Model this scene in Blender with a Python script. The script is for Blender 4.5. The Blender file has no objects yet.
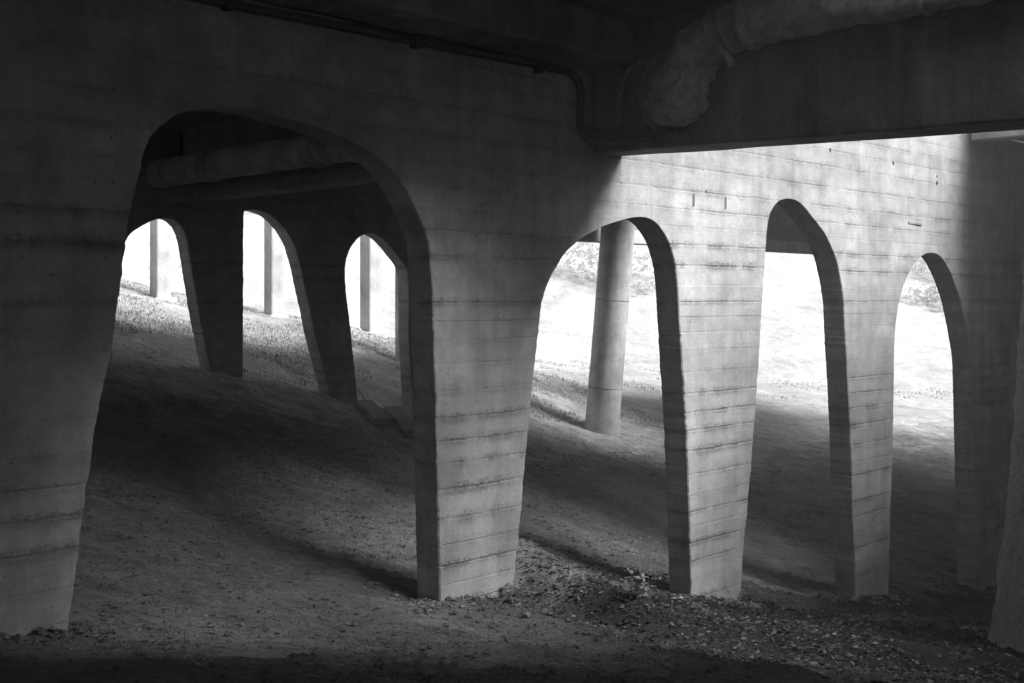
import bpy, bmesh, math, random
import numpy as np
from mathutils import Vector, Matrix, noise as mnoise

random.seed(7)
rng = np.random.default_rng(7)
scene = bpy.context.scene
C = scene.collection

# ------------------------------------------------------------------ camera, sky, sun, exposure
CAM_Z = 3.2                                   # all heights "h" below are measured from eye level
cam_d = bpy.data.cameras.new('camera')
cam = bpy.data.objects.new('camera', cam_d); C.objects.link(cam)
cam.location = (0, 0, CAM_Z)
cam.rotation_euler = (math.radians(90), 0, 0)
cam_d.sensor_width = 36.0
cam_d.lens = 36.0 * 1150 / 1024
cam_d.shift_y = -41.5 / 1024
cam_d.clip_start = 0.05; cam_d.clip_end = 3000
scene.camera = cam

SUN_EL, SUN_AZ = 42.9, 112.9                  # azimuth clockwise from the view direction (+Y)
world = bpy.data.worlds.new('World'); scene.world = world
world.use_nodes = True
nt = world.node_tree
for n in list(nt.nodes): nt.nodes.remove(n)
sky = nt.nodes.new('ShaderNodeTexSky'); sky.sky_type = 'NISHITA'; sky.sun_disc = False
sky.sun_elevation = math.radians(SUN_EL); sky.sun_rotation = math.radians(SUN_AZ)
sky.air_density = 0.3; sky.dust_density = 1.0
bw = nt.nodes.new('ShaderNodeRGBToBW')        # black-and-white photograph
bg = nt.nodes.new('ShaderNodeBackground'); bg.inputs['Strength'].default_value = 0.055
wo = nt.nodes.new('ShaderNodeOutputWorld')
nt.links.new(sky.outputs[0], bw.inputs[0]); nt.links.new(bw.outputs[0], bg.inputs[0]); nt.links.new(bg.outputs[0], wo.inputs[0])

sun_d = bpy.data.lights.new('sun', 'SUN'); sun_d.energy = 2.3; sun_d.angle = math.radians(33)
sun = bpy.data.objects.new('sun', sun_d); C.objects.link(sun)
_a, _e = math.radians(SUN_AZ), math.radians(SUN_EL)
to_sun = Vector((math.sin(_a)*math.cos(_e), math.cos(_a)*math.cos(_e), math.sin(_e)))
sun.rotation_euler = to_sun.to_track_quat('Z', 'Y').to_euler()
sun.location = to_sun * 60

vs = scene.view_settings
vs.view_transform = 'Standard'; vs.look = 'None'; vs.gamma = 1.0; vs.use_curve_mapping = False
vs.exposure = 2.75
scene.display_settings.display_device = 'sRGB'
scene.cycles.max_bounces = 5
scene.cycles.diffuse_bounces = 3
scene.cycles.use_denoising = True
scene.cycles.volume_bounces = 1

# ------------------------------------------------------------------ frame of the arcade
TH = math.radians(44.6995)
SN, CS = math.sin(TH), math.cos(TH)
OY = 10.5448                                  # where the wall crosses the camera axis
def W(s, t, h):                               # s along the arcade, t behind it, h above eye level
    return Vector((s*SN - t*CS, OY + s*CS + t*SN, h + CAM_Z))
def st(x, y):
    return x*SN + (y-OY)*CS, -x*CS + (y-OY)*SN
FRAME_ROT = math.radians(90) - TH             # rotation that turns local x into the arcade direction

# ------------------------------------------------------------------ materials
def new_mat(name):
    m = bpy.data.materials.new(name); m.use_nodes = True
    t = m.node_tree
    for n in list(t.nodes): t.nodes.remove(n)
    return m, t
class G:
    """tiny node-graph helper"""
    def __init__(s, t): s.t = t
    def node(s, kind, **kw):
        n = s.t.nodes.new(kind)
        for k, v in kw.items(): setattr(n, k, v)
        return n
    def put(s, sock, v):
        if v is None: return
        if isinstance(v, bpy.types.NodeSocket): s.t.links.new(v, sock)
        else: sock.default_value = v
    def m(s, op, a, b=None, c=None, clamp=False):
        n = s.node('ShaderNodeMath', operation=op); n.use_clamp = clamp
        s.put(n.inputs[0], a); s.put(n.inputs[1], b); s.put(n.inputs[2], c)
        return n.outputs[0]
    def noise(s, vec, scale, detail=4, rough=.55, dist=0.0):
        n = s.node('ShaderNodeTexNoise'); s.put(n.inputs['Vector'], vec)
        n.inputs['Scale'].default_value = scale; n.inputs['Detail'].default_value = detail
        n.inputs['Roughness'].default_value = rough; n.inputs['Distortion'].default_value = dist
        return n.outputs[0]
    def scale(s, vec, sc):
        n = s.node('ShaderNodeVectorMath', operation='MULTIPLY'); s.put(n.inputs[0], vec); n.inputs[1].default_value = sc
        return n.outputs[0]
    def remap(s, v, a, b, c=0.0, d=1.0, smooth=True):
        n = s.node('ShaderNodeMapRange'); n.interpolation_type = 'SMOOTHSTEP' if smooth else 'LINEAR'
        n.clamp = True
        s.put(n.inputs[0], v)
        for i, q in enumerate((a, b, c, d)): n.inputs[1+i].default_value = q
        return n.outputs[0]
    def grey(s, v):
        n = s.node('ShaderNodeCombineColor')
        for i in range(3): s.put(n.inputs[i], v)
        return n.outputs[0]
    def finish(s, val, rough=.85, height=None, strength=.5, distance=.01, spec=.25):
        b = s.node('ShaderNodeBsdfPrincipled'); o = s.node('ShaderNodeOutputMaterial')
        s.put(b.inputs['Base Color'], s.grey(val)); s.put(b.inputs['Roughness'], rough)
        b.inputs['Specular IOR Level'].default_value = spec
        if height is not None:
            u = s.node('ShaderNodeBump'); u.inputs['Strength'].default_value = strength
            u.inputs['Distance'].default_value = distance
            s.put(u.inputs['Height'], height); s.t.links.new(u.outputs[0], b.inputs['Normal'])
        s.t.links.new(b.outputs[0], o.inputs[0])
        return b

BOARD = 0.205                                  # height of one formwork board
def concrete(name, base, boards=True, stain=1.0, bump=.65, depth=.014):
    m, t = new_mat(name); g = G(t)
    co = g.node('ShaderNodeTexCoord').outputs['Object']
    sp = g.node('ShaderNodeSeparateXYZ'); g.put(sp.inputs[0], co)
    x, y, z = sp.outputs
    big = g.noise(co, .55, 5, .6, .4)
    mid = g.noise(co, 3.1, 6, .65)
    streak = g.noise(g.scale(co, (5.5, 5.5, .35)), 1.0, 5, .6)
    grain = g.noise(co, 55, 4, .7)
    pore = g.noise(co, 21, 5, .7)
    v = g.m('MULTIPLY', g.remap(big, .25, .75, 1-.22*stain, 1+.14*stain, False), g.remap(mid, .25, .75, .72, 1.22, False))
    v = g.m('MULTIPLY', v, g.remap(streak, .3, .72, 1.07, 1-.2*stain, False))
    v = g.m('MULTIPLY', v, g.remap(grain, .2, .8, .88, 1.12, False))
    blot = g.noise(co, 1.35, 7, .68, .6)
    v = g.m('MULTIPLY', v, g.remap(blot, .34, .66, 1-.2*stain, 1.14, False))
    v = g.m('MULTIPLY', v, g.remap(pore, .3, .7, .88, 1.1, False))
    pit = g.node('ShaderNodeTexVoronoi'); g.put(pit.inputs['Vector'], co); pit.inputs['Scale'].default_value = 9
    pm = g.m('MULTIPLY', g.remap(pit.outputs['Distance'], .05, .13, 1, 0), g.remap(g.noise(co, 2.2, 3, .5), .5, .62))
    v = g.m('MULTIPLY', v, g.m('SUBTRACT', 1, g.m('MULTIPLY', pm, .45)))
    h = g.m('ADD', g.m('MULTIPLY', grain, .16), g.m('MULTIPLY', pore, .3))
    h = g.m('ADD', h, g.m('MULTIPLY', mid, .45)); h = g.m('SUBTRACT', h, g.m('MULTIPLY', pm, .8))
    if boards:
        wob = g.noise(g.scale(co, (1.3, 1.3, .8)), 1.0, 4, .7)
        zz = g.m('ADD', z, g.m('MULTIPLY', g.m('SUBTRACT', wob, .5), .05))
        zz = g.m('ADD', zz, g.m('ADD', g.m('MULTIPLY', g.m('SINE', g.m('MULTIPLY', z, 2.3)), .045), g.m('MULTIPLY', g.m('SINE', g.m('MULTIPLY_ADD', z, 5.7, 1.0)), .028)))
        jag = g.noise(g.scale(co, (1, 1, .35)), 15, 4, .75)
        zz = g.m('ADD', zz, g.m('MULTIPLY', g.m('SUBTRACT', jag, .5), .03))
        q = g.m('DIVIDE', zz, BOARD)
        fl = g.m('FLOOR', g.m('ADD', q, .5))                       # index of the nearest joint
        dist = g.m('MULTIPLY', g.m('ABSOLUTE', g.m('SUBTRACT', q, fl)), BOARD)
        fb = g.m('FLOOR', q)
        wn = g.node('ShaderNodeTexWhiteNoise', noise_dimensions='2D')
        cv = g.node('ShaderNodeCombineXYZ'); g.put(cv.inputs[0], fb); g.put(cv.inputs[1], g.m('FLOOR', g.m('DIVIDE', x, 3.7)))
        g.put(wn.inputs['Vector'], cv.outputs[0])
        v = g.m('MULTIPLY', v, g.remap(wn.outputs[0], 0, 1, .91, 1.07, False))
        wj = g.node('ShaderNodeTexWhiteNoise', noise_dimensions='1D'); g.put(wj.inputs['W'], fl)
        strong = g.remap(wj.outputs[0], .15, .8, .2, 1.0)         # some joints leaked grout, most hardly show
        along = g.remap(g.noise(g.scale(co, (2.6, 2.6, 1.6)), 1.0, 4, .65), .36, .62)
        patchy = g.remap(g.noise(co, .33, 3, .5), .36, .56, .45, 1.0)    # boards read clearly in some areas, hardly in others
        strong = g.m('MULTIPLY', g.m('MULTIPLY', strong, patchy), g.remap(z, .3, 1.3, 1.0, .5))   # the upper lifts were cast against tighter shuttering
        line = g.m('MULTIPLY', g.remap(dist, .003, .016, 1, 0), g.m('MULTIPLY', g.m('ADD', g.m('MULTIPLY', along, .85), .15), strong))
        rag = g.noise(g.scale(co, (1, 1, 1.5)), 26, 5, .75)
        honey = g.m('MULTIPLY', g.m('MULTIPLY', g.remap(dist, .008, .07, 1, 0), g.remap(rag, .45, .6)), g.m('MULTIPLY', strong, along))
        dark = g.m('MAXIMUM', g.m('MULTIPLY', line, .4), g.m('MULTIPLY', honey, .66))
        # damp shading of the board below a leaking joint
        below = g.m('MULTIPLY', g.remap(g.m('SUBTRACT', fl, q), 0, .45, 1, 0), g.m('GREATER_THAN', g.m('SUBTRACT', fl, q), 0))
        dark = g.m('MAXIMUM', dark, g.m('MULTIPLY', g.m('MULTIPLY', below, strong), g.m('MULTIPLY', along, .38)))
        v = g.m('MULTIPLY', v, g.m('SUBTRACT', 1, dark))
        h = g.m('SUBTRACT', h, g.m('MULTIPLY', line, 1.3)); h = g.m('SUBTRACT', h, g.m('MULTIPLY', honey, 1.0))
        wood = g.noise(g.scale(co, (.9, .9, 48)), 1.0, 3, .6)       # grain of the planks pressed into the face
        h = g.m('ADD', h, g.m('MULTIPLY', wood, .25))
        v = g.m('MULTIPLY', v, g.remap(wood, .3, .7, .96, 1.04, False))
    v = g.m('MULTIPLY', v, base)
    g.finish(v, .88, h, bump, depth)
    return m

M = {}
M['wall'] = concrete('board_marked_concrete', .26)
M['soffit'] = concrete('rough_soffit_concrete', .2, boards=False, stain=1.3, bump=1.0, depth=.05)
M['beam'] = concrete('stained_beam_concrete', .2, boards=False, stain=1.8, bump=.9, depth=.03)
M['pipe_stained'] = concrete('stained_pipe_concrete', .45, boards=False, stain=2.0)
M['post'] = concrete('smooth_post_concrete', .38, boards=False)
M['column'] = concrete('column_concrete', .42, boards=False, stain=1.2)

def soil():
    m, t = new_mat('dry_soil'); g = G(t)
    co = g.node('ShaderNodeTexCoord').outputs['Object']
    a = g.noise(co, .35, 5, .6, .5); b = g.noise(co, 2.2, 6, .7); c = g.noise(co, 17, 6, .75); d = g.noise(co, 70, 4, .7)
    v = g.m('MULTIPLY', g.remap(a, .3, .7, .72, 1.3, False), g.remap(b, .25, .75, .68, 1.3, False))
    v = g.m('MULTIPLY', v, g.remap(c, .25, .75, .6, 1.4, False))
    v = g.m('MULTIPLY', v, g.remap(d, .25, .75, .75, 1.25, False))
    fur = g.noise(g.scale(co, (2.2, 9.0, 1)), 1.0, 6, .7, 1.2)     # raked, trodden furrows
    v = g.m('MULTIPLY', v, g.remap(fur, .3, .7, .68, 1.3, False))
    h = g.m('ADD', g.m('MULTIPLY', c, 1.3), g.m('ADD', g.m('MULTIPLY', d, .5), g.m('MULTIPLY_ADD', b, 1.4, g.m('MULTIPLY', fur, 1.2))))
    # soil under the decks, turf in the open; the paling stands in for daylight
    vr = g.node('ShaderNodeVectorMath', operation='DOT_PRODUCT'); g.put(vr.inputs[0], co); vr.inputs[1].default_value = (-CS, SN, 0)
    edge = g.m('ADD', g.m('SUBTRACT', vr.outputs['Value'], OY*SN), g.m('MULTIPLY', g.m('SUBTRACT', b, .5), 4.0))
    daylit_pale = g.remap(edge, 5.0, 9.5)
    # pool of light painted pale under the left arches; darker leaf mould to the right
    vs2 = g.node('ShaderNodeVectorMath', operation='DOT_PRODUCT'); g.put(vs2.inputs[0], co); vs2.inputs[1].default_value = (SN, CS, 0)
    light_pool = g.remap(g.m('ADD', g.m('SUBTRACT', vs2.outputs['Value'], OY*CS), g.m('MULTIPLY', g.m('SUBTRACT', b, .5), 3.0)), -2.5, 2.0, 1, 0)
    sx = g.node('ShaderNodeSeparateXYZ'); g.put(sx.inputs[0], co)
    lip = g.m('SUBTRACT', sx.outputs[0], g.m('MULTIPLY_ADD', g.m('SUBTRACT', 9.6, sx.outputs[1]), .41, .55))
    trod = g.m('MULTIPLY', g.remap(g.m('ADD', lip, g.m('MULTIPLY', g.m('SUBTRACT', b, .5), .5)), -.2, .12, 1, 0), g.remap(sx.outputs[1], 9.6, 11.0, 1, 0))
    behind = g.remap(edge, -.3, 1.6)  # soil paled behind the wall to soften the deck shadow's edge
    bare = g.m('MAXIMUM', g.m('MULTIPLY', light_pool, .17), g.m('MAXIMUM', g.m('MULTIPLY', trod, .17), g.m('MULTIPLY', behind, .14)))
    v = g.m('MULTIPLY', v, g.m('ADD', g.m('ADD', .028, bare), g.m('MULTIPLY', daylit_pale, .28)))
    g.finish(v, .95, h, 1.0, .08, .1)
    return m
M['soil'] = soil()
def plain(name, base, var=.3, scale=6, rough=.85, bump=.3, dist=.01, perobj=False, translucent=0):
    m, t = new_mat(name); g = G(t)
    co = g.node('ShaderNodeTexCoord').outputs['Object']
    n = g.noise(co, scale, 5, .65)
    v = g.m('MULTIPLY', g.remap(n, .25, .75, 1-var, 1+var, False), base)
    ge = g.node('ShaderNodeNewGeometry')
    v = g.m('MULTIPLY', v, g.remap(ge.outputs['Random Per Island'], 0, 1, 1-var, 1+var, False))
    g.finish(v, rough, g.noise(co, scale*4, 5, .7), bump, dist, .2)
    return m
M['stone'] = plain('pale_stone', .085, .8, 14)
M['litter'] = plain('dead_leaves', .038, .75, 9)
M['grass'] = plain('dry_grass', .32, .4, 2)
M['leaf'] = plain('glare_pale_scrub', .34, .3, 1.0)
def leafy(name, base):
    m, t = new_mat(name); g = G(t)
    ge = g.node('ShaderNodeNewGeometry'); v = g.m('MULTIPLY', g.remap(ge.outputs['Random Per Island'], 0, 1, .8, 1.2, False), base)
    d = g.node('ShaderNodeBsdfDiffuse'); tr = g.node('ShaderNodeBsdfTranslucent'); mx = g.node('ShaderNodeMixShader'); o = g.node('ShaderNodeOutputMaterial')
    c = g.grey(v); g.put(d.inputs[0], c); g.put(tr.inputs[0], c); mx.inputs[0].default_value = .45
    t.links.new(d.outputs[0], mx.inputs[1]); t.links.new(tr.outputs[0], mx.inputs[2]); t.links.new(mx.outputs[0], o.inputs[0])
    return m
M['leaf'] = leafy('glare_pale_scrub', .52)  # leaf colour raised to stand in for glare and mist
M['weed'] = plain('weed_leaves', .13, .3, 5)
M['wood'] = plain('weathered_slab', .16, .3, 5)
M['pipe'] = plain('pipe_lagging', .3, .5, 9, .9, 1.0, .05)
M['conduit'] = plain('painted_conduit', .06, .3, 8, .6)
M['pebbledash'] = plain('pebbledash_render', .45, .5, 34, .95, 1.0, .06)
M['hole'] = plain('hole_dark', .03, .2, 8)  # dark colour for the shade inside openings; rebar stubs use it too
M['bark'] = plain('bark', .08, .3, 6)

# ------------------------------------------------------------------ object helpers
def link(name, me, mat, parent=None):
    o = bpy.data.objects.new(name, me); C.objects.link(o)
    if mat is not None and not me.materials: me.materials.append(mat)
    if parent is not None: o.parent = parent
    return o
def tag(o, label=None, cat=None, group=None, kind=None):
    if label: o['label'] = label
    if cat: o['category'] = cat
    if group: o['group'] = group
    if kind: o['kind'] = kind
    return o
def thing(name, loc, rz, label, cat, group=None):
    o = bpy.data.objects.new(name, None); C.objects.link(o)
    o.empty_display_size = .3; o.location = loc; o.rotation_euler = (0, 0, rz)
    return tag(o, label, cat, group)
def arcade_frame(name, label, cat, group=None, t=0.0):   # an Empty in the arcade's own axes, z measured from eye level
    return thing(name, W(0, t, 0), FRAME_ROT, label, cat, group)
def mesh(name, verts, faces, smooth=False):
    me = bpy.data.meshes.new(name); me.from_pydata(verts, [], faces); me.validate(); me.update()
    if smooth: me.shade_smooth()
    return me
def bm_mesh(name, bm, smooth=False):
    me = bpy.data.meshes.new(name); bmesh.ops.recalc_face_normals(bm, faces=bm.faces)
    bm.to_mesh(me); bm.free()
    if smooth: me.shade_smooth()
    return me
def fbm(p, oct=4):
    return mnoise.fractal(Vector(p), 1.0, 2.0, oct, noise_basis='PERLIN_ORIGINAL')
def slab_mesh(name, x0, x1, y0, y1, z0, z1, bevel=.015, cuts=0, rough=0.0, tilt=None):
    """a cast block; tilt(x, y) shifts its underside, rough jitters the surface after subdivision"""
    bm = bmesh.new()
    bmesh.ops.create_cube(bm, size=1)
    for v in bm.verts:
        v.co = Vector((x0 + (v.co.x+.5)*(x1-x0), y0 + (v.co.y+.5)*(y1-y0), z0 + (v.co.z+.5)*(z1-z0)))
    if bevel: bmesh.ops.bevel(bm, geom=list(bm.edges), offset=bevel, segments=1, affect='EDGES')
    if cuts:
        for ax, (a, b) in enumerate(((x0, x1), (y0, y1))):
            n = max(1, int((b-a)/cuts))
            for i in range(1, n):
                q = a + (b-a)*i/n
                pl = Vector((q, 0, 0)) if ax == 0 else Vector((0, q, 0)); no = Vector((1, 0, 0)) if ax == 0 else Vector((0, 1, 0))
                bmesh.ops.bisect_plane(bm, geom=list(bm.verts)+list(bm.edges)+list(bm.faces), plane_co=pl, plane_no=no)
    zm = (z0+z1)/2
    for v in bm.verts:
        if tilt and v.co.z < zm: v.co.z += tilt(v.co.x, v.co.y)
        if rough: v.co += Vector((fbm(v.co*1.7), fbm(v.co*1.7+Vector((9, 3, 1))), fbm(v.co*1.7+Vector((4, 8, 2)))))*rough
    return bm_mesh(name, bm)
def tube(name, pts, radii, seg=12, lump=0.0, lump_scale=6.0, cap=True, squash=None):
    """a pipe swept along a polyline"""
    bm = bmesh.new(); rings = []
    pts = [Vector(p) for p in pts]
    if not hasattr(radii, '__len__'): radii = [radii]*len(pts)
    prev = None
    for i, p in enumerate(pts):
        d = (pts[min(i+1, len(pts)-1)] - pts[max(i-1, 0)]).normalized()
        if prev is None:
            a = d.orthogonal().normalized()
        else:
            a = (prev - d*prev.dot(d)).normalized()
        b = d.cross(a); prev = a; ring = []
        for k in range(seg):
            an = 2*math.pi*k/seg
            q = p + (a*math.cos(an) + b*math.sin(an))*radii[i]
            if lump: q += (q-p)*(lump*fbm(q*lump_scale, 3))
            ring.append(bm.verts.new(q))
        rings.append(ring)
    for r0, r1 in zip(rings, rings[1:]):
        for k in range(seg): bm.faces.new((r0[k], r0[(k+1) % seg], r1[(k+1) % seg], r1[k]))
    if cap:
        bm.faces.new(rings[0][::-1]); bm.faces.new(rings[-1])
    me = bm_mesh(name, bm, True)
    return me
def smooth_path(pts, n=6):
    pts = [Vector(p) for p in pts]; out = []
    ext = [pts[0]*2-pts[1]] + pts + [pts[-1]*2-pts[-2]]
    for i in range(1, len(ext)-2):
        p0, p1, p2, p3 = ext[i-1:i+3]
        for j in range(n):
            u = j/n
            out.append(.5*((2*p1) + (p2-p0)*u + (2*p0-5*p1+4*p2-p3)*u*u + (3*p1-p0-3*p2+p3)*u**3))
    out.append(pts[-1]); return out

# ------------------------------------------------------------------ the ground: one sheet to the horizon
def w2(s, t, h):
    v = W(s, t, h); return (v.x, v.y, h)
CTRL = [w2(-14, 0, -1.3), w2(-9, 0, -1.7), w2(-5.6, 0, -2.05), w2(-4.2, 0, -2.19), w2(-2.5, 0, -2.45), w2(-.45, 0, -2.73), w2(1.4, 0, -3.05),
        w2(3.25, 0, -3.36), w2(5.1, 0, -3.75), w2(6.9, 0, -4.06), w2(8.8, 0, -4.35), w2(10.7, 0, -4.58), w2(15, 0, -4.9), w2(22, 0, -5.0),
        w2(-4, 8.75, .1), w2(.5, 8.75, -.86), w2(2.36, 8.75, -1.17), w2(4.7, 8.75, -1.8), w2(7, 8.75, -2.2), w2(11.7, 8.75, -2.87), w2(18, 8.75, -3.5),
        w2(0, 15.6, 1.2), w2(4.9, 15.6, .0), w2(7.8, 15.6, -.38), w2(10.7, 15.6, -.89), w2(8.62, 11.87, -1.31), w2(20, 15.6, -2.5), w2(30, 16, -3.2),
        w2(-1, 4.2, -1.75), w2(4, 4.4, -2.65), w2(9, 4, -3.55), w2(15, 4, -4.1), w2(30, 5, -4.2),
        (-2.54, 5.7, -1.88), (-1.08, 5.86, -1.93), (0, 6.16, -2.03), (1.73, 6.91, -2.28), (3.61, 8.11, -2.8), (5.4, 12.7, -3.65), (8, 12, -3.75),
        (0, 0, -1.65), (-5, 2, -1.6), (6, 5, -2.6), (12, 10, -3.9), (-8, 5, -1.6), (0, -6, -1.7), (-6, -6, -1.6), (8, -6, -2.4), (20, 5, -4.4),
        w2(8, 24, .4), w2(16, 26, -1.0), w2(30, 26, -2.6), w2(-4, 20, 2.6), w2(45, 10, -4)]
CP = np.array(CTRL)
def _U(r2): return np.where(r2 > 1e-9, r2*np.log(np.maximum(r2, 1e-9)), 0.0)
def _solve():
    n = len(CP); X = CP[:, :2]
    K = _U(((X[:, None]-X[None])**2).sum(-1)) + np.eye(n)*.15
    Pm = np.c_[np.ones(n), X]
    A = np.zeros((n+3, n+3)); A[:n, :n] = K; A[:n, n:] = Pm; A[n:, :n] = Pm.T
    return np.linalg.solve(A, np.r_[CP[:, 2], 0, 0, 0])
TPS = _solve()
_perm = np.random.default_rng(3).random((256, 256))
def vnoise(x, y):
    xi = np.floor(x).astype(int); yi = np.floor(y).astype(int); fx = x-xi; fy = y-yi
    fx = fx*fx*(3-2*fx); fy = fy*fy*(3-2*fy)
    g = lambda a, b: _perm[a % 256, b % 256]
    return (g(xi, yi)*(1-fx)+g(xi+1, yi)*fx)*(1-fy) + (g(xi, yi+1)*(1-fx)+g(xi+1, yi+1)*fx)*fy - .5
def fnoise(x, y, oct=4):
    r = 0; a = 1.0
    for o in range(oct):
        r = r + a*vnoise(x+o*17.3, y+o*9.1); x = x*2.03; y = y*2.03; a *= .5
    return r
def seg_dist(x, y, a, b):
    ax, ay = a; bx, by = b; dx, dy = bx-ax, by-ay
    u = np.clip(((x-ax)*dx+(y-ay)*dy)/(dx*dx+dy*dy), 0, 1)
    return np.hypot(x-ax-u*dx, y-ay-u*dy), u
PATH_EDGE = [(-.2, 10.6), (.55, 9.6), (1.1, 8.4), (1.75, 7.0), (2.2, 5.6)]      # lip of the trodden path, rubble on its right
def path_side(x, y):                                                            # >0 on the rubble side
    ex = np.interp(y, [p[1] for p in PATH_EDGE][::-1], [p[0] for p in PATH_EDGE][::-1])
    return x-ex
def height(x, y):
    x = np.asarray(x, float); y = np.asarray(y, float); shp = x.shape
    xf = x.ravel(); yf = y.ravel()
    cx_ = np.clip(xf, -18, 34); cy_ = np.clip(yf, -8, 46)
    h = np.empty_like(xf)
    for i in range(0, len(xf), 40000):
        a = cx_[i:i+40000]; b = cy_[i:i+40000]
        r2 = (a[:, None]-CP[None, :, 0])**2 + (b[:, None]-CP[None, :, 1])**2
        h[i:i+40000] = _U(r2)@TPS[:-3] + TPS[-3] + TPS[-2]*a + TPS[-1]*b
    out = np.hypot(xf-cx_, yf-cy_)
    far = np.clip(out/60, 0, 1); far = far*far*(3-2*far)
    h = h*(1-far) + far*(3.0+6*fnoise(xf/90, yf/90, 3))
    near = np.clip(1-out/10, 0, 1)
    # vegetated hillside rising beyond the open ground
    h += .34*np.clip(yf-47-.12*xf, 0, 60)*np.clip((xf+60)/20, 0, 1)
    h += near*(.09*fnoise(xf*.8, yf*.8, 3) + .035*fnoise(xf*3.3, yf*3.3, 3) + .05*fnoise(xf*5.5, yf*7.5, 3))
    # unseen banks added behind the viewer and at left to block low light
    s_ = xf*SN + (yf-OY)*CS; t_ = -xf*CS + (yf-OY)*SN
    sm = lambda q: np.clip(q, 0, 1)**2*(3-2*np.clip(q, 0, 1))
    h += np.maximum((1.7+3.2*sm((s_+1)/3))*sm((-t_-11)/5), 2.2*sm((-s_-13)/6)*sm((1-t_)/1.5))
    h += 2.7*sm((-s_-8)/5)*sm(t_+.2)*sm((12-t_)/3)  # unseen bank added at left, closing off light from that end
    h += 7.2*sm((s_-13.5)/5)*sm((-t_-.8)/2)  # unseen bank added at right to keep low light off the wall
    # trodden lip of the path
    sd_ = path_side(xf, yf); h += .07*np.exp(-((sd_+.12)/.22)**2)*np.clip((11-yf)/1.5, 0, 1)*np.clip((yf-4)/1, 0, 1)
    # rubble ground right of the path lip lies lower and rougher
    side = path_side(xf, yf)
    rub = np.clip(side/.25, 0, 1)*np.clip((11.2-yf)/1.0, 0, 1)*np.clip((yf-4)/1, 0, 1)*np.clip((7-side)/3, 0, 1)
    h += rub*(-.1 + .07*fnoise(xf*6, yf*6, 3))
    # soil gathered against the pier feet
    for p0, p1 in ((-5.2, -4.15), (-.9, 0), (2.75, 3.75), (6.4, 7.3), (10.2, 11.25)):
        ds = np.maximum(0, np.maximum(p0-s_, s_-p1)); dt = np.maximum(0, np.maximum(-t_, t_-.3)); dd = np.hypot(ds, dt)
        h += (.045+.09*fnoise(xf*2.3, yf*2.3, 2))*np.exp(-(dd/.3)**2)
    # worn gully running back beneath the second arch, with a lit bank beyond it
    d, u = seg_dist(xf, yf, (-.05, 12.3), (1.15, 10.75))
    h += -.24*np.exp(-(d/.32)**2)
    d, u = seg_dist(xf, yf, (.1, 13.2), (1.35, 11.2))
    h += .13*np.exp(-(d/.3)**2)
    return h.reshape(shp)
def gz(x, y): return float(height(np.array([x]), np.array([y]))[0]) + CAM_Z
def axis(lo, hi, step, far, grow=1.35):
    mid = list(np.arange(lo, hi+1e-6, step)); s = step; p = hi; up = []
    while p < far: s = min(s*grow, 60); p += s; up.append(p)
    s = step; p = lo; dn = []
    while p > -far: s = min(s*grow, 60); p -= s; dn.append(p)
    return np.array(dn[::-1]+mid+up)
gx = axis(-10, 17, .085, 420); gy = axis(4.5, 31, .085, 420)
GX, GY = np.meshgrid(gx, gy)
GH = height(GX, GY) + CAM_Z
nx, ny = len(gx), len(gy)
gv = np.c_[GX.ravel(), GY.ravel(), GH.ravel()]
i0 = (np.arange(ny-1)[:, None]*nx + np.arange(nx-1)[None]).ravel()
gf = np.c_[i0, i0+1, i0+1+nx, i0+nx]
gm = bpy.data.meshes.new('ground')
gm.vertices.add(len(gv)); gm.vertices.foreach_set('co', gv.ravel())
gm.loops.add(gf.size); gm.loops.foreach_set('vertex_index', gf.ravel().astype(np.int32))
gm.polygons.add(len(gf)); gm.polygons.foreach_set('loop_start', (np.arange(len(gf))*4).astype(np.int32))
gm.update(calc_edges=True); gm.shade_smooth()
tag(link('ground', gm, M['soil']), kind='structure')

# ------------------------------------------------------------------ arcade walls
def resample(pts, n=6):
    P = np.array([(p.x, p.z) for p in smooth_path([(a, 0, b) for a, b in pts], n)])
    d = np.r_[0, np.cumsum(np.hypot(*np.diff(P, axis=0).T))]; m = int(d[-1]/.035)
    u = np.linspace(0, d[-1], m); Q = np.c_[np.interp(u, d, P[:, 0]), np.interp(u, d, P[:, 1])]
    for _ in range(26):
        Q[1:-1] = .25*Q[:-2] + .5*Q[1:-1] + .25*Q[2:]
    return [(float(a), float(b)) for a, b in Q]
class Arch:
    def __init__(self, pts, shift=0.0, drop=0.0):
        p = resample([(a+shift, b) for a, b in pts])
        k = max(range(len(p)), key=lambda i: p[i][1])
        self.ax, self.crown = p[k]
        L = p[:k+1]; R = p[k:][::-1]
        self.L = self._mono(L); self.R = self._mono(R)
    def _mono(self, q):
        out = [q[0]]
        for a, b in q[1:]:
            if b > out[-1][1]+1e-4: out.append((a, b))
        return np.array(out)
    def left(self, z):  return self.ax if z >= self.crown else float(np.interp(z, self.L[:, 1], self.L[:, 0]))
    def right(self, z): return self.ax if z >= self.crown else float(np.interp(z, self.R[:, 1], self.R[:, 0]))
def warp(z):                                  # irregular board heights, shared with the concrete material
    return z + .045*math.sin(2.3*z) + .028*math.sin(5.7*z+1)
_wz = np.linspace(-7, 4, 4000); _wf = np.array([warp(q) for q in _wz])
def joint(j): return float(np.interp(j*BOARD, _wf, _wz))
def board_off(z):
    return (math.sin(math.floor(warp(z)/BOARD)*12.9898)*43758.5453 % 1.0 - .5)*.002
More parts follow.
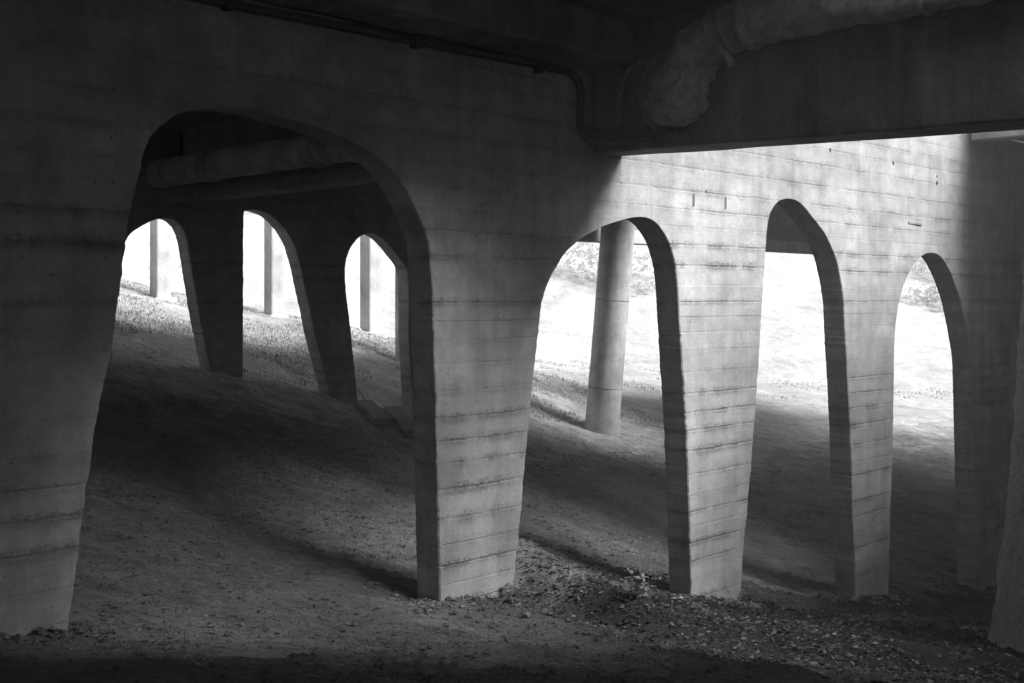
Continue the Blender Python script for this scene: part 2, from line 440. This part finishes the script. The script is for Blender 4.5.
def wall_part(name, xl, xr, zlo, zhi, levels, thick, mat, parent, endl=True, endr=True, capt=False, left_free=None, right_free=None, must=()):
    """a stretch of board-marked wall between two side outlines; boards stand a few mm apart with recessed joints"""
    zs = set([zlo, zhi]) | {z for z in levels if zlo < z < zhi}
    j = math.ceil(warp(zlo)/BOARD)
    while joint(j) < zhi:
        for d in (-.006, 0, .006):
            q = joint(j)+d
            if zlo+.001 < q < zhi-.001: zs.add(q)
        j += 1
    zs = sorted(zs); zz = [zs[0]]
    for z in zs[1:]:
        if z-zz[-1] > .0015 or any(abs(z-c_) < 1e-9 for c_ in must): zz.append(z)
    zs = zz
    NC = 12; ch = .012
    verts = []; faces = []; rows = []
    for z in zs:
        a, b = xl(z), xr(z)
        la = left_free(z) if left_free else 1; lb = right_free(z) if right_free else 1
        if la: a += la*.009*fbm((a*3, 1.3, z*5)) + la*.008*fbm((a*9, 7, z*19))
        if lb: b += lb*.009*fbm((b*3, 4.1, z*5)) + lb*.008*fbm((b*9, 2, z*19))
        jw = round(warp(z)/BOARD); jn = abs(z-joint(jw))
        off = .001*((math.sin(jw*78.233)*12543.123) % 1.0)**2 if jn < .001 else (board_off(z) if jn > .0005 else 0)
        row = []
        sl = .006*fbm((a*1.3, 0, z*1.3), 3); sr = .006*fbm((b*1.3, 0, z*1.3), 3)
        def add(x, y):
            verts.append((x, y, z)); row.append(len(verts)-1)
        add(a, thick)
        add(a, ch*la+(off+sl)*(1-la))
        for i in range(NC+1):
            u = i/NC; x = a+ch+(b-a-2*ch)*u if b-a > 4*ch else a+(b-a)*(.2+.6*u)
            add(x, off + .006*fbm((x*1.3, 0, z*1.3), 3))
        add(b, ch*lb+(off+sr)*(1-lb))
        add(b, thick)
        rows.append(row)
    n = len(rows[0])
    for r0, r1 in zip(rows, rows[1:]):
        for i in range(n-1):
            if i == 0 and not endl: continue
            if i == n-2 and not endr: continue
            faces.append((r0[i], r0[i+1], r1[i+1], r1[i]))
        faces.append((r0[n-1], r0[0], r1[0], r1[n-1]))      # back
    if capt: faces.append(tuple(rows[-1]))
    me = mesh(name, verts, faces)
    return link(name, me, mat, parent)
def arcade(root, arches, s0, s1, bottom, split, top, thick):
    """piers below the springing, spandrels (with the arch soffits) above it"""
    n = len(arches)
    for k in range(n+1):
        A = arches[k-1] if k > 0 else None; B = arches[k] if k < n else None
        xl = (lambda z, A=A: A.right(z)) if A else (lambda z: s0)
        xr = (lambda z, B=B: B.left(z)) if B else (lambda z: s1)
        lf = (lambda z, A=A: min(1, max(0, (A.crown-z)/.06))) if A else None
        rf = (lambda z, B=B: min(1, max(0, (B.crown-z)/.06))) if B else None
        lev = []
        if A: lev += list(A.R[:, 1])
        if B: lev += list(B.L[:, 1])
        lev += [A.crown-.004, A.crown] if A else []
        lev += [B.crown-.004, B.crown] if B else []
        must = [q.crown for q in (A, B) if q]
        sp = split[k] if hasattr(split, '__len__') else split
        wall_part('pier', xl, xr, bottom, sp, lev, thick, M['wall'], root, left_free=lf, right_free=rf, must=must)
        wall_part('spandrel', xl, xr, sp, top, lev, thick, M['wall'], root, left_free=lf, right_free=rf, must=must)

a1 = [(-3.9, -6), (-4.164, -2.19), (-4.082, -1.602), (-3.978, -.892), (-3.851, -.272), (-3.728, .556), (-3.662, .87), (-3.625, 1.046), (-3.55, 1.193), (-3.397, 1.311),
      (-3.2, 1.388), (-3.04, 1.425), (-2.836, 1.434), (-2.637, 1.413), (-2.292, 1.372), (-1.898, 1.295), (-1.573, 1.18), (-1.308, .995), (-1.11, .679), (-.997, .436), (-.932, -.722), (-.883, -2.587), (-.8, -6)]
a1[0] = (-4.7, -6)
a2 = [(-.45, -6), (0, -2.843), (.221, -1.228), (.306, -.627), (.361, -.319), (.415, .028), (.526, .223), (.675, .403), (.881, .566), (1.182, .693), (1.476, .786), (1.864, .867),
      (2.074, .857), (2.287, .725), (2.462, .47), (2.534, .118), (2.575, -.366), (2.649, -1.075), (2.696, -1.625), (2.787, -3.289), (2.93, -6)]
a3 = [(3.32, -6), (3.717, -3.417), (4.028, -1.399), (4.17, -.207), (4.263, .569), (4.328, .988), (4.459, 1.152), (4.705, 1.236), (5.003, 1.214), (5.311, 1.038), (5.638, .835),
      (5.879, .563), (6.028, .226), (6.085, .116), (6.137, -.402), (6.257, -1.564), (6.427, -4.008), (6.56, -6)]
a4 = [(7.2, -6), (7.32, -4.149), (7.48, -1.656), (7.5, -.787), (7.57, -.244), (7.735, .126), (8.01, .438), (8.291, .615), (8.645, .697), (9.01, .634), (9.379, .329), (9.685, -.068),
      (9.919, -.606), (10.05, -1.149), (10.213, -4.49), (10.3, -6)]
a5 = [(11.2, -6), (11.258, -4.677), (11.445, -1.949), (11.502, -1.074), (11.709, -.148), (12.133, .438), (12.7, .74), (13.2, .7), (13.7, .3), (14.0, -.3), (14.2, -1.4), (14.35, -4.8), (14.4, -6)]
wall_a = arcade_frame('arcade_wall', 'large board-marked concrete wall pierced by tapering arches, nearest the viewer', 'wall')
arcade(wall_a, [Arch(a1, -8.5), Arch(a1, -4.25), Arch(a1), Arch(a2), Arch(a3), Arch(a4), Arch(a5)], -20, 17.5, -6, .1, 2.62, .3)

link('return_wall', slab_mesh('return_wall', 12.95, 13.25, .302, 1.35, -6, 2.55, .01, .3, .01), M['wall'], wall_a)
def disc_part(name, s, h, r, parent, mat, depth=.012, seg=9):
    vs_ = []
    for y in (-depth*.35, .02):
        for k in range(seg):
            an = 2*math.pi*k/seg; q = r*(1+.18*math.sin(k*2.3)); vs_.append((s+q*math.cos(an), y, h+q*math.sin(an)))
    f = [tuple(range(seg))] + [(k, k+seg, (k+1) % seg+seg, (k+1) % seg) for k in range(seg)]
    return link(name, mesh(name, vs_, f), mat, parent)
for s, h, r in ((5.753, 1.909, .028), (7.467, 1.888, .03), (8.843, 1.712, .03), (8.84, 1.81, .018), (3.05, 1.2, .012)):
    disc_part('tie_hole', s, h, r, wall_a, M['hole'])  # dark raised disc paints the shade of a hole
for s, h in ((2.806, 1.09), (3.416, 1.094)):
    link('rebar_stub', tube('rebar_stub', [(s, -.012, h-.07), (s+.002, -.012, h), (s+.004, -.011, h+.07)], .006, 6), M['hole'], wall_a)
link('patch', slab_mesh('patch', 7.93, 8.34, -.003, .02, 1.13, 1.47, .008, .06, .008), M['wall'], wall_a)
link('chipped_ledge', slab_mesh('chipped_ledge', 7.92, 8.33, -.02, .02, 1.065, 1.105, .008, .04, .02), M['beam'], wall_a)

TB = 8.75
b1 = [(.3, -6), (.43, -1.0), (.521, .178), (.59, .66), (.65, .925), (.845, 1.086), (1.133, 1.233), (1.371, 1.28), (1.523, 1.206), (1.626, 1.056), (1.677, .825), (1.778, .281), (1.903, -.408), (2.062, -1.082), (2.5, -3), (2.52, -6)]
b2 = [(2.60, -6), (2.661, -1.229), (2.668, -.647), (2.674, 1.35), (2.70, 1.43), (2.78, 1.475), (3.039, 1.46), (3.329, 1.31), (3.625, .972), (3.786, .506), (3.939, -.08), (4.093, -.682), (4.428, -1.726), (4.9, -3), (5.0, -6)]
b3 = [(5.12, -6), (5.1, -2.8), (4.99, -1.849), (4.858, -.701), (4.715, .314), (4.715, .645), (4.823, .919), (5.034, 1.129), (5.279, 1.209), (5.588, 1.079), (5.947, .746), (6.136, .476), (6.16, -.733), (6.25, -2.2), (6.3, -6)]
wall_b = arcade_frame('arcade_wall', 'dark arcade wall seen through the widest arch, with three lower openings onto a grass bank', 'wall', t=TB)
arcade(wall_b, [Arch(b1, -4.7), Arch(b1, -2.35), Arch(b1), Arch(b2), Arch(b3)], -20, 7.6, -6, .1, 2.55, .3)

# ------------------------------------------------------------------ bridge decks
d1 = arcade_frame('bridge_deck', 'dark concrete deck overhead on the near side, with a deep stained edge beam', 'bridge deck')
for x0, x1, y0, y1 in ((-20, -1.202, -17, -.62), (.502, 1.095, -17, -.62), (-1.2, .5, -17, -5.9), (-1.2, .5, -3.0, -.62)):   # unseen hole added to let sun onto the ground
    link('slab', slab_mesh('slab', x0, x1, y0, y1, 2.62, 3.0, .01, .45, .03), M['soffit'], d1)
link('wall_beam', slab_mesh('wall_beam', -20, 1.09, -.6, -.004, 2.23, 2.9, .03, .35, .02), M['beam'], d1)
link('edge_beam', slab_mesh('edge_beam', 1.1, 1.6, -17, -.012, 1.455, 3.1, .02, .4, .012, tilt=lambda x, y: .036*max(y, -6)), M['beam'], d1)
link('slab', slab_mesh('slab', 1.61, 9.94, -17, -7.6, 2.62, 3.0, .01, .9, .02), M['soffit'], d1)  # unseen slab added to cut skylight through the gap
link('slab', slab_mesh('slab', 6.5, 9.94, -7.59, -4.0, 2.62, 3.0, .01, .9, .02), M['soffit'], d1)  # unseen slab added to shade the lower right piers
d2 = arcade_frame('bridge_deck', 'deck overhead behind the nearest arcade wall, carried on posts and a column', 'bridge deck')
for x0, x1, y1 in ((-9.5, 8.0, 9.06), (8.01, 12.4, 9.0), (12.41, 15.2, 2.6), (15.21, 27, 9.1)):  # third slab cut short: unseen opening added to light the column
    link('slab', slab_mesh('slab', x0, x1, .31, y1, 2.6, 2.85, .01, 1.2, .015), M['soffit'], d2)
link('fascia_beam', slab_mesh('fascia_beam', 8.02, 27, 9.13, 9.4, 1.28, 1.6, .02, 1.5, .01), M['post'], d2)
link('fascia_panel', slab_mesh('fascia_panel', 8.02, 27, 9.2, 9.35, 1.602, 2.7, .01, 1.5, .01), M['beam'], d2)
link('cross_beam', slab_mesh('cross_beam', 1.35, 1.8, .31, TB-.01, 1.5, 2.58, .02, .5, .012), M['beam'], d2)
link('wall_beam', slab_mesh('wall_beam', -9.4, 1.3, TB-.45, TB-.012, 2.0, 2.57, .02, .5, .012), M['beam'], d2)
d3 = arcade_frame('bridge_deck', 'second deck beyond the bright gap, its edge just showing under the big beam', 'bridge deck')
link('slab', slab_mesh('slab', 10.3, 24, -17, -.02, 2.62, 3.0, .01, 1.2, .015), M['soffit'], d3)
link('edge_beam', slab_mesh('edge_beam', 9.95, 10.29, -17, -.02, 2.44, 3.1, .02, .4, .008, tilt=lambda x, y: -.5*min(3.4, max(0, -y-2.2))), M['post'], d3)  # underside dropped out of view, shaped to shade the right piers

# pipes, conduit and cables
pp = arcade_frame('lagged_pipe', 'fat lagged pipe along the big overhead beam, its broken end hanging down', 'pipe')
path = smooth_path([(.86, -9, 2.36), (.86, -5, 2.36), (.86, -3.2, 2.36), (.86, -2.2, 2.37), (.86, -1.72, 2.33), (.85, -1.42, 2.16), (.85, -1.28, 1.95), (.86, -1.2, 1.74), (.87, -1.17, 1.56)], 8)
rad = [float(np.interp(i/(len(path)-1), [0, .55, .68, .78, .88, .95, 1], [.2, .2, .215, .25, .265, .21, .12])) for i in range(len(path))]
link('pipe_run', tube('pipe_run', path, rad, 40, .26, 9.0, cap=False), M['pipe'], pp)
link('pipe_mouth', tube('pipe_mouth', [path[-1]+Vector((0, 0, .1)), path[-1]+Vector((0, 0, .03)), path[-1]+Vector((0, 0, -.015)), path[-1]+Vector((0, 0, .06))], [.12, .135, .13, .08], 20, .3, 14), M['hole'], pp)  # dark plug paints the shade inside the broken end
for i, ty in enumerate((-2.0, -4.4)):
    link('collar', tube('collar', [(.86, ty-.06, 2.36), (.86, ty-.04, 2.36), (.86, ty+.04, 2.36), (.86, ty+.06, 2.36)], [.21, .245, .245, .21], 18, .1, 7), M['pipe'], pp)
link('torn_lagging', tube('torn_lagging', smooth_path([(.9, -1.35, 2.3), (.92, -1.0, 2.2), (.95, -.82, 2.0), (.95, -.8, 1.75), (.92, -.95, 1.58)], 5), [.03+.035*math.sin(min(1, i/16)*3.0) for i in range(21)], 8, .5, 9), M['pipe'], pp)
link('torn_lagging', tube('torn_lagging', smooth_path([(.95, -.9, 2.2), (1.0, -.6, 2.2), (1.03, -.45, 2.0), (1.03, -.42, 1.66)], 5), [.022]*16, 7, .5, 9), M['pipe'], pp)
for j in (14, 30):
    p_, q_ = path[j], path[j+1]; d_ = (q_-p_).normalized()*.018
    link('strap', tube('strap', [p_-d_*1.2, p_-d_, p_+d_, p_+d_*1.2], [rad[j]*.98, rad[j]*1.09, rad[j]*1.09, rad[j]*.98], 24, .1, 9), M['pipe'], pp)
link('torn_lagging', tube('torn_lagging', smooth_path([(.72, -1.75, 2.2), (.68, -1.82, 2.1), (.69, -1.9, 2.02), (.7, -1.88, 1.96)], 5), [.05, .05]+[.035]*12+[.02, .008], 8, .6, 14), M['pipe'], pp)

p2 = arcade_frame('drain_pipe', 'pale stained drain pipe with collars under the deck, seen through the widest arch', 'pipe')
link('pipe_run', tube('pipe_run', [(.95, t_*.42+.35, 1.87) for t_ in range(20)], .205, 20, .04, 3), M['pipe_stained'], p2)
for ty in (2.2, 3.5, 4.3, 6.8):
    link('collar', tube('collar', [(.95, ty-.09, 1.87), (.95, ty-.085, 1.87), (.95, ty+.085, 1.87), (.95, ty+.09, 1.87)], [.2, .232, .232, .2], 20, .05, 4), M['pipe_stained'], p2)

cd = arcade_frame('conduit', 'thin dark conduit along the top of the wall, dropping beside the beam', 'conduit')
link('conduit_run', tube('conduit_run', smooth_path([(-14, -.045, 2.16), (-6, -.045, 2.165), (-3.2, -.045, 2.165), (-1, -.045, 2.18), (.55, -.045, 2.19), (.8, -.045, 2.16), (.9, -.045, 2.05), (.9, -.045, 1.75), (.92, -.05, 1.62), (1.0, -.1, 1.56), (1.05, -.3, 1.53), (1.05, -.8, 1.5)], 6), .035, 8), M['conduit'], cd)
for s in (-12, -9.5, -7, -5, -3, -1.2, .3):
    link('clip', slab_mesh('clip', s-.03, s+.03, -.095, -.003, 2.11, 2.225, .006), M['conduit'], cd)
for dz in (.0, .035, .07):
    link('cable', tube('cable', smooth_path([(.78, -.02, 1.63+dz), (.95, -.05, 1.62+dz), (1.06, -.25, 1.6+dz), (1.06, -.9, 1.56+dz)], 5), .007, 6), M['pipe'], cd)

# ------------------------------------------------------------------ posts and the round column
col = thing('round_column', W(11.68, 8.75, 0), 0, 'round concrete column leaning slightly, standing beyond the second arch', 'column')
pc = W(11.68, 8.75, 0)
base_z = gz(pc.x, pc.y) - CAM_Z
cp_ = [(-.36+.0*0 + .48*(u), 0, base_z-.4 + (2.66-base_z+.4)*u) for u in [i/16 for i in range(17)]]
cp_ = [(x+.28, y, z) for x, y, z in cp_]
link('shaft', tube('shaft', cp_, .37, 40, .015, 2.0), M['column'], col)
ring_z = base_z+.95
for rz_ in (ring_z, ring_z+1.9):
    u = (rz_-(base_z-.4))/(2.66-base_z+.4); x = -.08+.48*u
    link('form_joint', tube('form_joint', [(x-.001, 0, rz_-.012), (x, 0, rz_), (x+.001, 0, rz_+.012)], [.37, .374, .37], 40, .015, 2.0), M['beam'], col)
def post(s, t, w, label, rz=0.0):
    p = W(s, t, 0); b = gz(p.x, p.y)-CAM_Z
    o = thing('square_post', p, FRAME_ROT+rz, label, 'post', 'pale posts on the grass bank')
    link('shaft', slab_mesh('shaft', -w/2, w/2, -w/2, w/2, b-.3, 3.4, .02, 0), M['post'], o)
    link('footing', slab_mesh('footing', -w/2-.1, w/2+.1, -w/2-.1, w/2+.1, b-.4, b+.04, .03, 0), M['post'], o)
post(4.9, 15.6, .34, 'pale square post in the leftmost lit opening, highest on the bank')
post(5.75, 15.0, .3, 'pale square post at right edge of the leftmost lit opening')
post(7.8, 15.6, .34, 'pale square post framed by the middle lit opening')
post(10.7, 15.6, .42, 'bright square post in the middle of the third lit opening')
post(8.75, 11.87, .4, 'grey square post nearest, half hidden at right of the third lit opening')

# rough pillar at the right edge of the view
rp = thing('rough_pillar', (5.5, 11.5, CAM_Z), 0, 'rough pebbledashed pillar spreading towards its foot at the right edge', 'pillar')
pb = gz(5.5, 11.5)-CAM_Z
def pillar_mesh():
    bm = bmesh.new(); rings = []
    for i in range(60):
        u = i/59; z = pb-.3 + (2.4-pb+.3)*u
        r = .66 - .22*u**.6 + .12*math.exp(-u*9)
        ring = []
        for k in range(96):
            a = 2*math.pi*k/96; d = Vector((math.cos(a), math.sin(a), 0))
            q = d*r + Vector((.25*u, 0, z)); q += d*(.02*fbm(q*5) + .03*fbm(q*20, 3)); ring.append(bm.verts.new(q))
        rings.append(ring)
    for a, b in zip(rings, rings[1:]):
        for k in range(96): bm.faces.new((a[k], a[(k+1) % 96], b[(k+1) % 96], b[k]))
    bm.faces.new(rings[-1]); return bm_mesh('shaft', bm, True)
link('shaft', pillar_mesh(), M['pebbledash'], rp)

# ------------------------------------------------------------------ slabs lying by the far pier
def fallen_slab(x0, y0, x1, y1, w, label):
    a = Vector((x0, y0, gz(x0, y0)+.1)); b = Vector((x1, y1, gz(x1, y1)+.1))
    ux = (b-a).normalized(); uy = Vector((0, 0, 1)).cross(ux).normalized(); uz = ux.cross(uy); l = (b-a).length
    o = link('fallen_slab', slab_mesh('fallen_slab', 0, l, -w/2, w/2, -.05, .07, .015, .1, .02), M['wood'])
    o.matrix_world = Matrix.Translation(a) @ Matrix((ux, uy, uz)).transposed().to_4x4()
    tag(o, label, 'slab', 'slabs by the far pier')
fallen_slab(-2.58, 19.95, -2.05, 18.5, .3, 'flat slab lying on the slope beside the foot of the far pier')
fallen_slab(-2.08, 20.1, -1.6, 18.6, .3, 'flat slab lying on the slope, the one partly hidden by the near pier')

# ------------------------------------------------------------------ stuff: grass, litter, pebbles, far wood
def blades(name, pts, lab, mat, hmin, hmax, per=1, lean=.6, width=.012):
    V = []; F = []
    n = len(pts)
    zz = height(pts[:, 0], pts[:, 1]) + CAM_Z
    for (x, y), z in zip(pts, zz):
        for _ in range(per):
            a = random.random()*6.283; hgt = random.uniform(hmin, hmax)*(.6+.8*random.random()); l = lean*hgt*random.random()
            dx, dy = math.cos(a), math.sin(a); w = width*random.uniform(.6, 1.4)
            ox, oy = x+random.gauss(0, .03), y+random.gauss(0, .03)
            i = len(V)
            V += [(ox-dy*w, oy+dx*w, z-.02), (ox+dy*w, oy-dx*w, z-.02),
                  (ox+dx*l*.4+dy*w*.7, oy+dy*l*.4-dx*w*.7, z+hgt*.6), (ox+dx*l*.4-dy*w*.7, oy+dy*l*.4+dx*w*.7, z+hgt*.6), (ox+dx*l, oy+dy*l, z+hgt)]
            F += [(i, i+1, i+2, i+3), (i+3, i+2, i+4)]
    o = link(name, mesh(name, V, F), mat)
    return tag(o, lab[0], lab[1], kind='stuff')
def scatter(n, s0, s1, t0, t1, keep=None):
    s = rng.uniform(s0, s1, n); t = rng.uniform(t0, t1, n)
    x = s*SN - t*CS; y = OY + s*CS + t*SN
    P = np.c_[x, y]
    if keep is not None: P = P[keep(s, t, x, y)]
    return P
gp = scatter(130000, -3, 16, 9.2, 21, lambda s, t, x, y: (fnoise(x*.9, y*.9, 3) + .25*np.clip((t-9)/3, 0, 1) > .12))
blades('grass', gp, ('short dry grass on the bright bank beyond the far arcade', 'grass'), M['grass'], .018, .05, 1, 2.2, .008)
gp = scatter(26000, 12, 40, 11, 26, lambda s, t, x, y: fnoise(x*.7, y*.7, 3) > .1)
blades('ground_cover', gp, ('sparse low weeds on the bright flat ground beyond the column', 'weeds'), M['grass'], .03, .09, 1, 1.2, .01)

def bits(name, P, lab, mat, smin, smax, flat):
    V = []; F = []; zz = height(P[:, 0], P[:, 1]) + CAM_Z
    for (x, y), z in zip(P, zz):
        r = smin + (smax-smin)*random.random()**3
        if flat:
            a = random.random()*6.283; c, s = math.cos(a)*r, math.sin(a)*r; tl = random.uniform(-.5, .9)*r; t2 = random.uniform(-.3, .6)*r
            i = len(V)
            V += [(x-c, y-s, z+.006), (x-s*.5, y+c*.5, z+.008+max(0, tl)), (x+c, y+s, z+.01+max(0, t2)), (x+s*.5, y-c*.5, z+.006)]
            F += [(i, i+1, i+2), (i, i+2, i+3)]
        else:
            i = len(V); a = random.random()*6.28
            for k in range(4):
                q = r*random.uniform(.7, 1.2); V.append((x+math.cos(a+k*1.57)*q, y+math.sin(a+k*1.57)*q, z+r*.15))
            V += [(x+random.uniform(-.3, .3)*r, y+random.uniform(-.3, .3)*r, z+r*random.uniform(.5, .8)), (x, y, z-r*.4)]
            for k in range(4): F += [(i+k, i+(k+1) % 4, i+4), (i+(k+1) % 4, i+k, i+5)]
    return tag(link(name, mesh(name, V, F), mat), lab[0], lab[1], kind='stuff')
def pxy(n, x0, x1, y0, y1, keep=None):
    x = rng.uniform(x0, x1, n); y = rng.uniform(y0, y1, n)
    if keep is not None: k = keep(x, y); x, y = x[k], y[k]
    return np.c_[x, y]
bits('pebbles', pxy(12000, -7, 14, 5, 24), ('small pebbles strewn over the bare soil', 'pebbles'), M['stone'], .004, .022, False)
bits('crumbs', pxy(26000, -5, 2, 5, 16, lambda x, y: fnoise(x*1.3, y*1.3, 3) > -.1), ('soil crumbs on the bare ground around the left piers', 'soil'), M['soil'], .006, .036, False)
bits('clods', pxy(26000, -2, 15, 11, 25, lambda x, y: fnoise(x*1.1, y*1.1, 3) > -.05), ('broken clods on the ground behind the piers', 'soil'), M['soil'], .008, .05, False)
def feet(n):
    out = []
    for p0, p1 in ((-5.2, -4.15), (-.9, 0), (2.75, 3.75), (6.4, 7.3), (10.2, 11.25)):
        s_ = rng.uniform(p0-.3, p1+.3, n); t_ = np.where(rng.random(n) < .6, -np.abs(rng.normal(0, .16, n)), rng.uniform(-.1, .4, n))
        out.append(np.c_[s_*SN - t_*CS, OY + s_*CS + t_*SN])
    return np.concatenate(out)
bits('spalled_crumbs', feet(700), ('crumbs of spalled concrete and soil gathered along the pier feet', 'rubble'), M['stone'], .006, .04, False)
def rubble(x, y):
    s_ = path_side(x, y); return (s_ > .02) & (s_ < 6.0) & (y < 14.0) & (fnoise(x*1.5, y*1.5, 3) > -.28)
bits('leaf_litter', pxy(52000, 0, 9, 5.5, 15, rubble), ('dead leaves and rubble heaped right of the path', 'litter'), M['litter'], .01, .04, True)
bits('gravel', pxy(9000, 0, 9, 5.5, 15, rubble), ('broken stone among the leaves right of the path', 'gravel'), M['stone'], .003, .03, False)
bits('paper_scraps', pxy(110, -6, 8, 9, 22, lambda x, y: fnoise(x*.6+5, y*.6, 2) > -.05), ('tiny pale scraps scattered on the dark slope', 'litter'), M['stone'], .01, .03, True)

# far wood beyond the bright ground: leaf-sized faces in crowns, one mass
def far_wood():
    n = 240
    X = rng.uniform(-44, 74, n); Y = rng.uniform(54, 105, n); Hh = height(X, Y)+CAM_Z
    PV = []
    for x, y, g0 in zip(X, Y, Hh):
        r = rng.uniform(.9, 2.6)*(1+(y-46)/70)
        for _ in range(7):                                          # each bush is a few rounded leafy lobes
            c = np.array([x+rng.normal(0, r*.45), y+rng.normal(0, r*.45), g0+r*rng.uniform(.1, .9)]); q = r*rng.uniform(.35, .6); m = 130
            d = rng.normal(size=(m, 3)); d /= np.linalg.norm(d, axis=1)[:, None]
            p = c + d*q*(rng.random(m)**.25)[:, None]
            nn = d + rng.normal(size=(m, 3))*.55; nn /= np.linalg.norm(nn, axis=1)[:, None]
            u = np.cross(nn, rng.normal(size=(m, 3))); u /= np.linalg.norm(u, axis=1)[:, None]; v = np.cross(nn, u)
            s = (rng.uniform(.07, .16, m)*(.6+r*.25))[:, None]
            PV.append(np.stack([p-u*s, p+v*s*.6, p+u*s, p-v*s*.6], 1).reshape(-1, 3))
    V = np.concatenate(PV); k = len(V)//4
    me = mesh('far_scrub', V.tolist(), [(i*4, i*4+1, i*4+2, i*4+3) for i in range(k)])
    return tag(link('far_scrub', me, M['leaf']), 'pale washed-out scrub on the hillside beyond the arches', 'scrub', kind='stuff')
far_wood()

# ------------------------------------------------------------------ single stones and weeds
def stone_mesh(seed):
    bm = bmesh.new(); bmesh.ops.create_icosphere(bm, subdivisions=2, radius=1)
    for v in bm.verts:
        v.co *= 1 + .5*mnoise.noise(v.co*1.1+Vector((seed*3.1, seed, 0))); v.co.z *= .6
    return bm_mesh('stone', bm)
stones = [stone_mesh(i) for i in range(4)]
for m_ in stones: m_.materials.append(M['stone'])
def stone(x, y, r, k, label):
    o = link('stone', stones[k % 4], None); o.location = (x, y, gz(x, y)+r*.2); o.scale = (r, r*.8, r); o.rotation_euler = (random.uniform(-.3, .3), random.uniform(-.3, .3), random.random()*6)
    tag(o, label, 'stone', 'loose stones on the bare soil')
PL = 'grey stone lying at the foot of the left pier on bare soil'
for k, (x, y) in enumerate(((-2.62, 8.05), (-2.45, 8.3), (-2.7, 8.5), (-2.2, 8.0), (-2.0, 8.5), (-2.35, 8.8), (-1.75, 7.9))): stone(x, y, random.uniform(.018, .034), k, PL)
stone(2.45, 9.35, .06, 1, 'pale stone among dead leaves in front of the brightest pier')
stone(.12, 9.75, .05, 2, 'stone at the right corner of the pier between the two largest arches')
for k, (x, y) in enumerate(((4.85, 14.2), (5.0, 14.6), (5.25, 14.3), (5.4, 14.9), (4.7, 14.9))): stone(x, y, random.uniform(.02, .035), k, 'small pale stone beside the foot of the shaded pier on the right')

def weed(x, y, hgt, n, label, spread=.12, leaf=.03):
    z = gz(x, y); o = thing('weed', (x, y, z), random.random()*6, label, 'weed', 'weeds at the pier feet')
    V = []; F = []; SV = []; SF = []
    for _ in range(n):
        a = random.random()*6.28; top = Vector((math.cos(a)*spread*random.random()*2, math.sin(a)*spread*random.random()*2, hgt*random.uniform(.4, 1)))
        base = Vector((random.gauss(0, .03), random.gauss(0, .03), -.03)); prev = None
        for i in range(5):
            u = i/4; p = base.lerp(top, u) + Vector((math.sin(u*3)*.03, 0, 0)); w = .0022*(1-.6*u)+.0006; j = len(SV)
            for q in range(3): SV.append((p.x+w*math.cos(q*2.09), p.y+w*math.sin(q*2.09), p.z))
            if i: SF += [(j-3+q, j-3+(q+1) % 3, j+(q+1) % 3, j+q) for q in range(3)]
            if i:
                for _l in range(3):
                    d = Vector((random.gauss(0, 1), random.gauss(0, 1), random.uniform(0, .8))).normalized(); s = leaf*random.uniform(.5, 1.3)
                    e = d.cross(Vector((0, 0, 1))).normalized()*s*.35; k = len(V)
                    V += [tuple(p), tuple(p+d*s*.6+e), tuple(p+d*s*1.3-Vector((0, 0, s*.3))), tuple(p+d*s*.6-e)]; F.append((k, k+1, k+2, k+3))
    link('stems', mesh('stems', SV, SF), M['weed'], o); link('leaves', mesh('leaves', V, F), M['weed'], o)
weed(1.38, 11.7, .65, 7, 'tallest spindly weed growing left of the brightest pier', .12, .03)
weed(1.26, 11.5, .28, 14, 'low bushy weed in front of the tallest weed, left of the brightest pier', .1, .05)
weed(2.55, 12.85, .3, 5, 'small weed at the right foot of the brightest pier', .08, .03)
weed(-.05, 10.35, .13, 10, 'low leafy weed at the right foot of the central pier', .1, .05)
weed(6.45, 17.3, .35, 9, 'leafy weed at the foot of the darkest pier on the right', .2, .07)

# ------------------------------------------------------------------ haze: the misty air
def haze():
    e = 520; zb = float(GH.min())-1.0; zt = 40.0
    V = [(x, y, z) for z in (zb, zt) for y in (-e, e) for x in (-e, e)]
    F = [(0, 2, 3, 1), (4, 5, 7, 6), (0, 1, 5, 4), (2, 6, 7, 3), (0, 4, 6, 2), (1, 3, 7, 5)]
    m, t = new_mat('haze_air')
    v = t.nodes.new('ShaderNodeVolumePrincipled'); o = t.nodes.new('ShaderNodeOutputMaterial')
    v.inputs['Color'].default_value = (.97, .97, .97, 1); v.inputs['Density'].default_value = .004
    v.inputs['Anisotropy'].default_value = .2
    t.links.new(v.outputs[0], o.inputs['Volume'])
    tag(link('haze', mesh('haze', V, F), m), 'thin pale mist filling the air', 'haze', kind='stuff')
haze()
